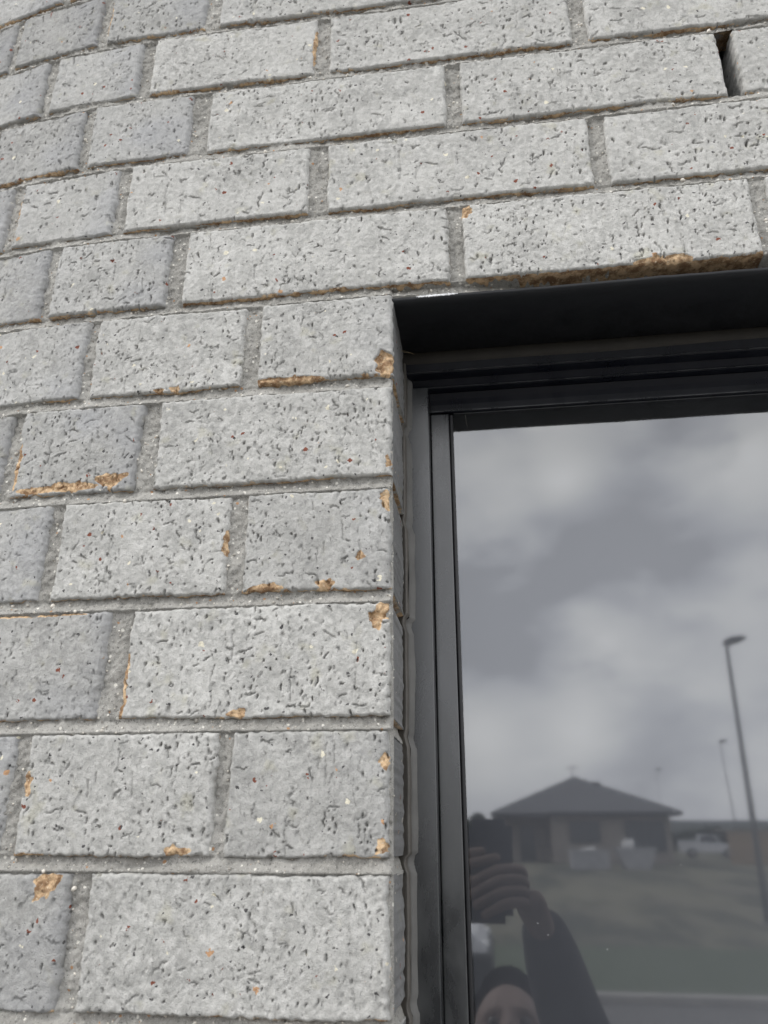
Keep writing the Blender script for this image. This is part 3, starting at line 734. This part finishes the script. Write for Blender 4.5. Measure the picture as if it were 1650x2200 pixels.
for a, b in ((ev[0], rd[0]), (ev[1], rd[0]), (rd[0], rd[1]), (ev[2], rd[1]), (ev[3], rd[1])): tube(bm, [Vector(a) - H0, Vector(b) - H0], .06, 6)
from_bm('ridge_capping', bm, M_fas, rf)
# roof sheet ribs on the two slopes that face the field
bm = bmesh.new()
for k in range(1, 52):
    f = k / 52; a = Vector(ev[0]).lerp(Vector(ev[1]), f); top = Vector(rd[0]); g = 1 - abs(a.x - top.x) / (5.55)
    b = Vector((a.x, ev[0][1] + (top.y - ev[0][1]) * g, a.z + (top.z - a.z) * g)); tube(bm, [a - H0, b - H0], .022, 4)
tag(from_bm('ribs', bm, M_roof, rf), kind='stuff')
bm = bmesh.new(); tube(bm, [(4.95 - H0.x, -55 - H0.y, 5.45 - H0.z), (4.95 - H0.x, -55 - H0.y, 6.15 - H0.z)], .03, 6)
for k in range(5): tube(bm, [(4.6 - H0.x + k * .17, -55.25 - H0.y + k * .04, 6.12 - H0.z), (4.62 - H0.x + k * .17, -54.75 - H0.y, 6.15 - H0.z)], .02, 5)
tube(bm, [(4.55 - H0.x, -55 - H0.y, 6.13 - H0.z), (5.35 - H0.x, -55 - H0.y, 6.13 - H0.z)], .025, 5)
from_bm('aerial', bm, M_fas, rf)
hp('roof_vent', 6.05, 6.55, -54.2, -53.7, 4.7, 5.15, M_roof, rf, .03)

# two builders' skips with rubble
M_skip = simple('pale_skip_steel', (.36, .365, .38), .6, .15, 3); M_junk = simple('white_rubbish', (.62, .62, .62), .8, .2, 4)
def skip(x0, x1, y, h, taper, label):
    zc = gz(y) ; c = (x0 + x1) / 2; s = empty('skip_bin', (c, y, zc)); tag(s, label, 'skip bin', 'skip bins in front of the far house')
    bm = bmesh.new(); hw = (x1 - x0) / 2; d = .8
    o_ = [bm.verts.new((sx * (hw - (taper if z == 0 else 0)), sy * d, z)) for z in (0, h) for sx, sy in ((-1, -1), (1, -1), (1, 1), (-1, 1))]
    i_ = [bm.verts.new((sx * (hw - .06 - (taper if z == .1 else 0)), sy * (d - .06), z)) for z in (.1, h) for sx, sy in ((-1, -1), (1, -1), (1, 1), (-1, 1))]
    for k in range(4):
        j = (k + 1) % 4
        bm.faces.new((o_[k], o_[j], o_[4+j], o_[4+k])); bm.faces.new((i_[j], i_[k], i_[4+k], i_[4+j])); bm.faces.new((o_[4+k], o_[4+j], i_[4+j], i_[4+k]))
    bm.faces.new(o_[3::-1]); bm.faces.new(i_[0:4]); from_bm('body', bm, M_skip, s)
    boxo('rim', (-hw - .04, hw + .04, d - .01, d + .05, h - .09, h), M_skip, s, .01)
    for k in (-.5, 0, .5): boxo('rib', (k * hw - .04, k * hw + .04, d + .0, d + .045, .1, h - .1), M_skip, s, .01)
    return s
skip(3.35, 5.15, -42, .86, .03, 'squarish pale skip bin before the house, the nearer to its pillar')
skip(5.52, 7.36, -42, .95, .36, 'pale skip bin with sloping ends heaped with white rubbish before the house')
for (x, z, sx, sz, rz, lb) in ((6.15, 1.30, .32, .40, .1, 'large white sack standing in the heaped skip bin'), (7.1, 1.12, .2, .12, .3, 'small white lump at the right rim of the heaped skip bin'), (4.2, 1.13, .45, .16, -.1, 'flat white rubbish bag lying in the squarish skip bin')):
    bm = bmesh.new(); bmesh.ops.create_icosphere(bm, subdivisions=3, radius=1)
    for v in bm.verts:
        n = v.co.copy(); k = 1 + .12 * math.sin(n.x * 7 + n.z * 5) + .08 * math.sin(n.y * 11 + z); v.co = Vector((max(-.8, min(.8, n.x)) * sx * k, n.y * .4 * k, max(-.8, min(.8, n.z)) * sz * k))
    o = from_bm('rubbish_bag', bm, M_junk, None, (x, -42, z + .12), True); o.rotation_euler = (0, rz, 0); tag(o, lb, 'rubbish bag')

# vehicles
M_white = simple('white_car_paint', (.56, .57, .60), .3, .02, 2); M_tyre = simple('tyre_rubber', (.02, .02, .02), .8); M_rim = simple('alloy_rim', (.35, .35, .36), .35, metal=.8); M_plast = simple('dark_bumper_plastic', (.04, .042, .045), .6)
def vehicle(name, loc, rz, body, cabin, width, wheels, wr, label, cat, tray=None):
    """body and cabin are side outlines (x, z)"""
    v = empty(name, loc, rz); tag(v, label, cat)
    def slab(nm, outline, w0, w1, mat, z_lo, z_hi, bev, par=v):
        bm = bmesh.new(); L = []
        for s in (-1, 1):
            L.append([bm.verts.new((x, s * (w0 + (w1 - w0) * max(0, min(1, (z - z_lo) / (z_hi - z_lo)))) / 2, z)) for x, z in outline])
        bm.faces.new(L[0]); bm.faces.new(L[1][::-1]); n = len(outline)
        for i in range(n): bm.faces.new((L[0][(i+1) % n], L[0][i], L[1][i], L[1][(i+1) % n]))
        bmesh.ops.recalc_face_normals(bm, faces=bm.faces)
        if bev: bmesh.ops.bevel(bm, geom=bm.edges[:], offset=bev, segments=3, affect='EDGES', profile=.6, clamp_overlap=True)
        return from_bm(nm, bm, mat, par, smooth=False)
    b = slab('body', body, width, width * .96, M_white, .3, 1.0, .05)
    slab('cabin', cabin, width * .93, width * .74, M_white, min(z for x, z in cabin), max(z for x, z in cabin), .04)
    zs = [z for x, z in cabin]; z0, z1 = min(zs) + .08, max(zs) - .10; xs_ = [x for x, z in cabin]; cx = sum(xs_) / len(xs_)
    win_ = [(cx + (x - cx) * .86, min(max(z, z0), z1)) for x, z in cabin]
    slab('window', win_, width * .945, width * .765, M_dark, min(zs), max(zs), 0)
    win2 = [(cx + (x - cx) * 1.012, min(max(z, z0 + .02), z1)) for x, z in cabin]
    slab('windscreen', win2, width * .80, width * .64, M_dark, min(zs), max(zs), 0)
    for wx in wheels:
        for s in (-1, 1):
            bm = bmesh.new(); bmesh.ops.create_cone(bm, cap_ends=True, segments=28, radius1=wr, radius2=wr, depth=.2, matrix=Matrix.Translation((0, 0, 0)) @ Matrix.Rotation(math.pi / 2, 4, 'X'))
            bmesh.ops.bevel(bm, geom=[e for e in bm.edges if len(e.link_faces) == 2 and any(len(f.verts) > 10 for f in e.link_faces)], offset=.02, segments=2, affect='EDGES')
            wo_ = from_bm('wheel', bm, M_tyre, v, (wx, s * (width / 2 - .08), wr), True)
            bm = bmesh.new(); bmesh.ops.create_cone(bm, cap_ends=True, segments=20, radius1=wr * .62, radius2=wr * .55, depth=.03, matrix=Matrix.Translation((0, s * .105, 0)) @ Matrix.Rotation(-s * math.pi / 2, 4, 'X')); from_bm('rim', bm, M_rim, wo_)
    xf = max(x for x, z in body)
    return v, slab, xf
v, slab, xf = vehicle('parked_car', (-2.22, -9.55, .012), 0, [(-2.0, .32), (2.0, .34), (2.04, .55), (2.02, .76), (1.90, .90), (1.0, 1.0), (-1.85, 1.02), (-2.02, .85)], [(1.05, .97), (.35, 1.42), (-1.1, 1.46), (-1.75, 1.35), (-1.9, .99)], 1.74, (1.62, -1.25), .33, 'white hatchback parked on the driveway beside the photographer', 'car')
boxo('bumper', (1.72, 2.075, -.895, .895, .28, .71), M_plast, v, .04); boxo('grille', (2.02, 2.05, -.45, .45, .60, .72), M_plast, v, .01)
for s in (-1, 1):
    bm = bmesh.new(); bmesh.ops.create_cone(bm, cap_ends=True, segments=32, radius1=.40, radius2=.40, depth=.03, matrix=Matrix.Translation((1.62, s * .875, .36)) @ Matrix.Rotation(math.pi / 2, 4, 'X')); from_bm('wheel_arch', bm, M_plast, v)
for s in (-1, 1): boxo('headlight', (1.93, 2.045, s * .66 - .16, s * .66 + .16, .72, .80), simple('headlight_lens', (.5, .52, .54), .1), v, .03)
v, slab, xf = vehicle('utility_truck', (17.8, -76, gz(-76)), .12, [(-2.4, .42), (2.4, .42), (2.45, .8), (2.3, 1.05), (1.1, 1.12), (-2.4, 1.12)], [(1.1, 1.10), (.55, 1.78), (-.75, 1.82), (-.85, 1.10)], 1.85, (1.5, -1.45), .38, 'white utility truck parked to the right of the far house', 'truck')
boxo('bumper', (2.36, 2.52, -.85, .85, .40, .62), M_plast, v, .04)
for s in (-1, 1): boxo('tray_side', (-2.42, -.9, s * .92 - .03, s * .92 + .03, 1.10, 1.36), M_white, v, .01)

# tan timber wall at the right
fn = empty('timber_fence', (14, -50, gz(-50) - .1)); tag(fn, 'tall tan timber fence behind the street lamp at the right of the pane', 'fence')
M_tan = simple('tan_fence_board', (.30, .235, .17), .85, .15, 3)
b0 = boxo('board', (0, .148, 0, .02, 0, 1.82), M_tan, fn, .003); b0.location = (-1.1, 0, 0)
for i in range(1, 60):
    c = b0.copy(); C.objects.link(c); c.parent = fn; c.location = (-1.1 + i * .152, random.uniform(-.004, .004), random.uniform(-.01, .01))
for z in (.4, 1.5): boxo('rail', (-1.15, 8.1, -.05, -.005, z, z + .08), M_tan, fn, .004)
boxo('capping', (-1.8, 8.1, -.06, .09, 1.83, 1.92), M_cream, fn, .01)

# street lamps
M_pole = simple('galvanised_pole', (.17, .175, .18), .5, .1, 5); M_lh = simple('lamp_housing', (.08, .08, .085), .5)
def street_lamp(loc, h, lean, r0, arm, label):
    s = empty('street_lamp', loc); tag(s, label, 'street lamp')
    bm = bmesh.new(); tube(bm, [(0, 0, 0), (lean * .5, 0, h * .5), (lean, 0, h * .93), (lean + arm * .02, 0, h * .975), (lean + arm * .12, 0, h)], [r0, r0 * .8, r0 * .58, r0 * .5, r0 * .45], 14)
    from_bm('pole', bm, M_pole, s, smooth=True)
    bm = bmesh.new(); bmesh.ops.create_icosphere(bm, subdivisions=3, radius=1)
    for v_ in bm.verts:
        x, y, z = v_.co; v_.co = Vector((lean + arm * (.38 + .52 * x), .15 * y * (1 + .2 * x), h + .03 + .07 * x + (.12 if z > 0 else .08) * z * (1 - .2 * x)))
    from_bm('lamp_head', bm, M_lh, s, smooth=True); boxo('base_plate', (-.16, .16, -.16, .16, 0, .03), M_pole, s)
    return s
street_lamp((5.88, -20, gz(-20)), 6.42, .08, .080, .58, 'tall curved street lamp standing alone in the field, nearest of the three')
street_lamp((13.72, -50.8, gz(-50)), 6.75, -.20, .045, .5, 'middle street lamp rising just left of the tall one, by the fence')
street_lamp((17.2, -92, gz(-92)), 8.4, 0, .028, .7, 'faint farthest street lamp behind the right end of the roof')

# ------------------------------------------------------------------ phone and photographer
CP = Vector((0, -.5165, ZC)); PM = Matrix((Rv, Uv, Fv)).transposed()      # phone axes: across, up, out of its back
def ph(a, b, c): return CP + PM @ Vector((a, b, c))
ph_e = empty('mobile_phone', ph(-.0195, -.0425, -.011)); ph_e.rotation_mode = 'QUATERNION'; ph_e.rotation_quaternion = PM.to_quaternion()
tag(ph_e, 'dark mobile phone held up in both hands in front of the pane', 'phone')
M_pb = simple('midnight_blue_phone_back', (.018, .022, .035), .25); M_ring = simple('polished_lens_ring', (.42, .42, .44), .25, metal=.9); M_lens = simple('black_lens', (.004, .004, .006), .05)
bm = bmesh.new(); box(bm, -.036, .036, -.0735, .0735, -.004, .004)
bmesh.ops.bevel(bm, geom=[e for e in bm.edges if abs(e.verts[0].co.z - e.verts[1].co.z) > .005], offset=.011, segments=6, affect='EDGES'); bmesh.ops.bevel(bm, geom=[e for e in bm.edges if abs(e.verts[0].co.z - e.verts[1].co.z) < .0001 and e.calc_face_angle(0) > 1], offset=.0012, segments=2, affect='EDGES')
from_bm('body', bm, M_pb, ph_e)
def pill(x, y0, y1, r, z0, z1):
    bm = bmesh.new(); lo, hi = [], []
    for k in range(32):
        a = k / 32 * math.tau; yy = (y1 if math.sin(a) >= 0 else y0) + r * math.sin(a)
        lo.append(bm.verts.new((x + r * math.cos(a), yy, z0))); hi.append(bm.verts.new((x + r * math.cos(a), yy, z1)))
    bm.faces.new(hi); bm.faces.new(lo[::-1])
    for k in range(32): bm.faces.new((lo[k], lo[(k+1) % 32], hi[(k+1) % 32], hi[k]))
    return bm
cb = from_bm('camera_bump', pill(.0195, .0425, .0615, .0115, .004, .0055), simple('frosted_camera_bump', (.26, .27, .29), .35), ph_e)
for yy in (.0425, .0615):
    r1 = from_bm('lens', pill(.0195, yy, yy + .0001, .0078, .0055, .0070), M_ring, cb); 
    r2 = from_bm('lens_glass', pill(.0195, yy, yy + .0001, .0060, .0070, .0073), M_lens, cb)

M_skin = simple('skin', (.19, .135, .115), .7, .15, 45, bump=.4); M_jkt = simple('dark_jacket_cloth', (.035, .033, .036), .9, .2, 20, bump=.3); M_trs = simple('dark_trousers', (.03, .032, .045), .9, .2, 20); M_hair = simple('short_brown_hair', (.05, .035, .025), .7, .4, 60)
pe = empty('person', (0, -1.12, .012)); P0_ = Vector(pe.location)
tag(pe, 'person in dark jacket reaching both arms up to photograph the window', 'person')
def skin_mesh(name, chains, mat, root=0, sub=2):
    """chains: lists of (point, radius); shared points are merged"""
    V, E, Rr, key = [], [], [], {}
    for ch in chains:
        last = None
        for p_, r_ in ch:
            k = tuple(round(c, 4) for c in p_)
            if k not in key: key[k] = len(V); V.append(Vector(p_) - P0_); Rr.append(r_)
            if last is not None: E.append((last, key[k]))
            last = key[k]
    me = bpy.data.meshes.new(name); me.from_pydata([tuple(v) for v in V], E, []); o = link(name, me, mat, pe)
    o.modifiers.new('skin', 'SKIN'); me = o.data
    for i, sv in enumerate(me.skin_vertices[0].data):
        sv.radius = Rr[i] if hasattr(Rr[i], '__len__') else (Rr[i], Rr[i]); sv.use_root = (i == root)
    sb = o.modifiers.new('sub', 'SUBSURF'); sb.levels = sb.render_levels = sub
    o.modifiers['skin'].use_smooth_shade = True
    return o
hipz = .84; y0 = -1.12
neck = (0, -1.10, 1.325); chest = (0, y0 - .02, 1.16); waist = (0, y0 - .01, .98); pelv = (0, y0, hipz)
shR, elR, wrR = (.165, -1.08, 1.285), (.205, -.80, 1.40), (.066, -.585, 1.700)
shL, elL, wrL = (-.165, -1.08, 1.285), (-.215, -.80, 1.41), (-.098, -.575, 1.715)
legs = lambda s: [(( s * .09, y0, .80), .085), ((s * .10, y0 + .02, .45), .058), ((s * .105, y0 - .01, .11), .042)]
skin_mesh('body', [[(pelv, .13), (waist, .12), (chest, .13), (neck, .055), ((0, -1.085, 1.40), .052)], [(chest, .13), (shR, .052), (elR, .036), (wrR, .024), ((.052, -.548, 1.735), .022)], [(chest, .13), (shL, .052), (elL, .036), (wrL, .024), ((-.085, -.545, 1.745), .022)], [(pelv, .13)] + legs(1), [(pelv, .13)] + legs(-1)], M_skin)
skin_mesh('jacket', [[((0, y0, .80), (.175, .13)), (waist, (.165, .125)), (chest, (.175, .13)), ((0, -1.10, 1.30), (.10, .085)), ((0, -1.098, 1.335), (.068, .066))], [(chest, (.175, .13)), (shR, .070), ((.19, -.94, 1.335), .066), (elR, .066), ((.150, -.75, 1.475), .064), ((.100, -.68, 1.575), .056), ((.068, -.600, 1.683), .046), ((.058, -.565, 1.722), .037), ((.049, -.550, 1.738), .031)], [(chest, (.175, .13)), (shL, .070), ((-.205, -.93, 1.345), .062), (elL, .056), ((-.155, -.69, 1.57), .050), ((-.104, -.590, 1.697), .044), ((-.088, -.552, 1.738), .032)]], M_jkt)
skin_mesh('trousers', [[((0, y0, .86), (.165, .12)), ((0, y0, .80), (.16, .12)), ((.09, y0, .74), .095), ((.10, y0 + .02, .46), .078), ((.105, y0, .09), .062)], [((0, y0, .80), (.16, .12)), ((-.09, y0, .74), .095), ((-.10, y0 + .02, .46), .078), ((-.105, y0, .09), .062)]], M_trs)
for s in (-1, 1):
    bm = bmesh.new(); bmesh.ops.create_icosphere(bm, subdivisions=3, radius=1)
    for v_ in bm.verts: v_.co = Vector((v_.co.x * .048 + s * .105, v_.co.y * .135 + .05, max(0, v_.co.z * .085 + .03)))
    from_bm('shoe', bm, M_hair, pe, smooth=True)
# head, tipped back to look up at the phone
HC = Vector((0.0, -1.075, 1.466)) - P0_; Rh = Matrix.Rotation(math.radians(44), 3, 'X')
bm = bmesh.new(); bmesh.ops.create_uvsphere(bm, u_segments=64, v_segments=48, radius=1)
def gs(v, c, w_): return math.exp(-((v.x - c[0])**2 / w_[0]**2 + (v.z - c[1])**2 / w_[1]**2))
for v_ in bm.verts:
    n = v_.co.copy(); x, y, z = n.x * .076, n.y * .096, n.z * .116
    if z < 0: k = 1 - .34 * (-z / .116)**1.4; x *= k; y *= (1 - .18 * (-z / .116)) if y > 0 else (1 - .35 * (-z / .116))
    if y > 0:
        q = Vector((x, 0, z))
        y += .024 * gs(q, (0, -.030), (.011, .014)) + .017 * gs(q, (0, -.008), (.009, .026))      # nose
        y += .006 * (gs(q, (.03, .022), (.020, .007)) + gs(q, (-.03, .022), (.020, .007)))         # brow
        y -= .020 * (gs(q, (.031, .002), (.019, .013)) + gs(q, (-.031, .002), (.019, .013)))       # eye sockets
        y += .006 * (gs(q, (.040, -.025), (.016, .014)) + gs(q, (-.040, -.025), (.016, .014)))     # cheeks
        y += .006 * gs(q, (0, -.056), (.022, .006)) - .004 * gs(q, (0, -.062), (.022, .0025)) + .006 * gs(q, (0, -.070), (.018, .005)) + .010 * gs(q, (0, -.098), (.020, .012))
    v_.co = Rh @ Vector((x, y, z)) + HC
hd = from_bm('head', bm, M_skin, pe, smooth=True)
M_eye = simple('eye', (.05, .04, .035), .3)
for s in (-1, 1):
    bm = bmesh.new(); bmesh.ops.create_uvsphere(bm, u_segments=16, v_segments=12, radius=.0115, matrix=Matrix.Translation(Rh @ Vector((s * .030, .0745, .003)) + HC)); from_bm('eye', bm, M_eye, hd, smooth=True)
    bm = bmesh.new(); bmesh.ops.create_icosphere(bm, subdivisions=3, radius=1)
    for v_ in bm.verts: v_.co = Rh @ Vector((s * .077 + v_.co.x * .008 + s * v_.co.z * .003, -.004 + v_.co.y * .018, v_.co.z * .031 - .008 - .006 * v_.co.y)) + HC
    from_bm('ear', bm, M_skin, hd, smooth=True)
bm = bmesh.new(); bmesh.ops.create_uvsphere(bm, u_segments=48, v_segments=32, radius=1)
dead = []
for v_ in bm.verts:
    n = v_.co.copy(); lim = .74 if n.y > .25 else (-.05 if n.y > -.2 else -.55)
    if n.z < lim: dead.append(v_); continue
    k = 1 + random.gauss(0, .008); v_.co = Rh @ Vector((n.x * .094 * k, n.y * .108 * k - .010, n.z * .121 * k)) + HC; v_.co.z += .045 * max(0, n.y * .6 + n.z * .5) - .004; v_.co.y -= .02
bmesh.ops.delete(bm, geom=dead, context='VERTS'); from_bm('hair', bm, M_hair, pe, smooth=True)
# hands: right grips the lower right edge with a finger across the back, left reaches round from the left
def hand(palm, fingers):
    bmain = [[(palm[0], .020), (palm[1], (.024, .015)), (palm[2], (.026, .013))]]
    h = skin_mesh('hand', bmain, M_skin)
    for f in fingers: skin_mesh('finger', [[(tuple(p_), r_) for p_, r_ in f]], M_skin)
    return h
q = lambda a, b, c: tuple(ph(a, b, c))
hand([(.056, -.560, 1.722), tuple(ph(.045, -.100, -.012)), tuple(ph(.034, -.070, -.010))],
     [[(q(.034, -.058, -.012), .0095), (q(.031, -.046, -.001), .0092), (q(-.004, -.049, .004), .0085), (q(-.046, -.070, .005), .0070)],
      [(q(.036, -.072, -.012), .0095), (q(.034, -.060, .000), .0094), (q(.000, -.064, .006), .0086), (q(-.044, -.086, .006), .0070)],
      [(q(.038, -.086, -.012), .0092), (q(.036, -.075, .000), .0092), (q(.003, -.080, .006), .0084), (q(-.038, -.101, .006), .0068)],
      [(q(.038, -.100, -.012), .0085), (q(.037, -.090, .000), .0088), (q(.008, -.095, .005), .0078), (q(-.026, -.114, .005), .0062)],
      [(q(.040, -.090, -.020), .0110), (q(.028, -.070, -.026), .0100), (q(.012, -.055, -.024), .0085)]])
hand([(-.090, -.553, 1.737), tuple(ph(-.080, -.090, -.012)), tuple(ph(-.070, -.060, -.010))],
     [[(q(-.070, -.046, -.012), .0092), (q(-.066, -.030, -.001), .0086), (q(-.044, -.026, .004), .0078), (q(-.020, -.022, .005), .0068)],
      [(q(-.070, -.058, -.012), .0095), (q(-.066, -.048, .000), .0090), (q(-.038, -.040, .005), .0082), (q(.002, -.031, .005), .0070)],
      [(q(-.072, -.072, -.012), .0092), (q(-.067, -.068, .000), .0086), (q(-.044, -.066, .005), .0078), (q(-.026, -.064, .009), .0068)],
      [(q(-.074, -.086, -.012), .0085), (q(-.068, -.086, .000), .0080), (q(-.050, -.086, .004), .0072), (q(-.034, -.086, .009), .0062)],
      [(q(-.076, -.080, -.020), .0110), (q(-.064, -.060, -.026), .0100), (q(-.046, -.045, -.024), .0085)]])
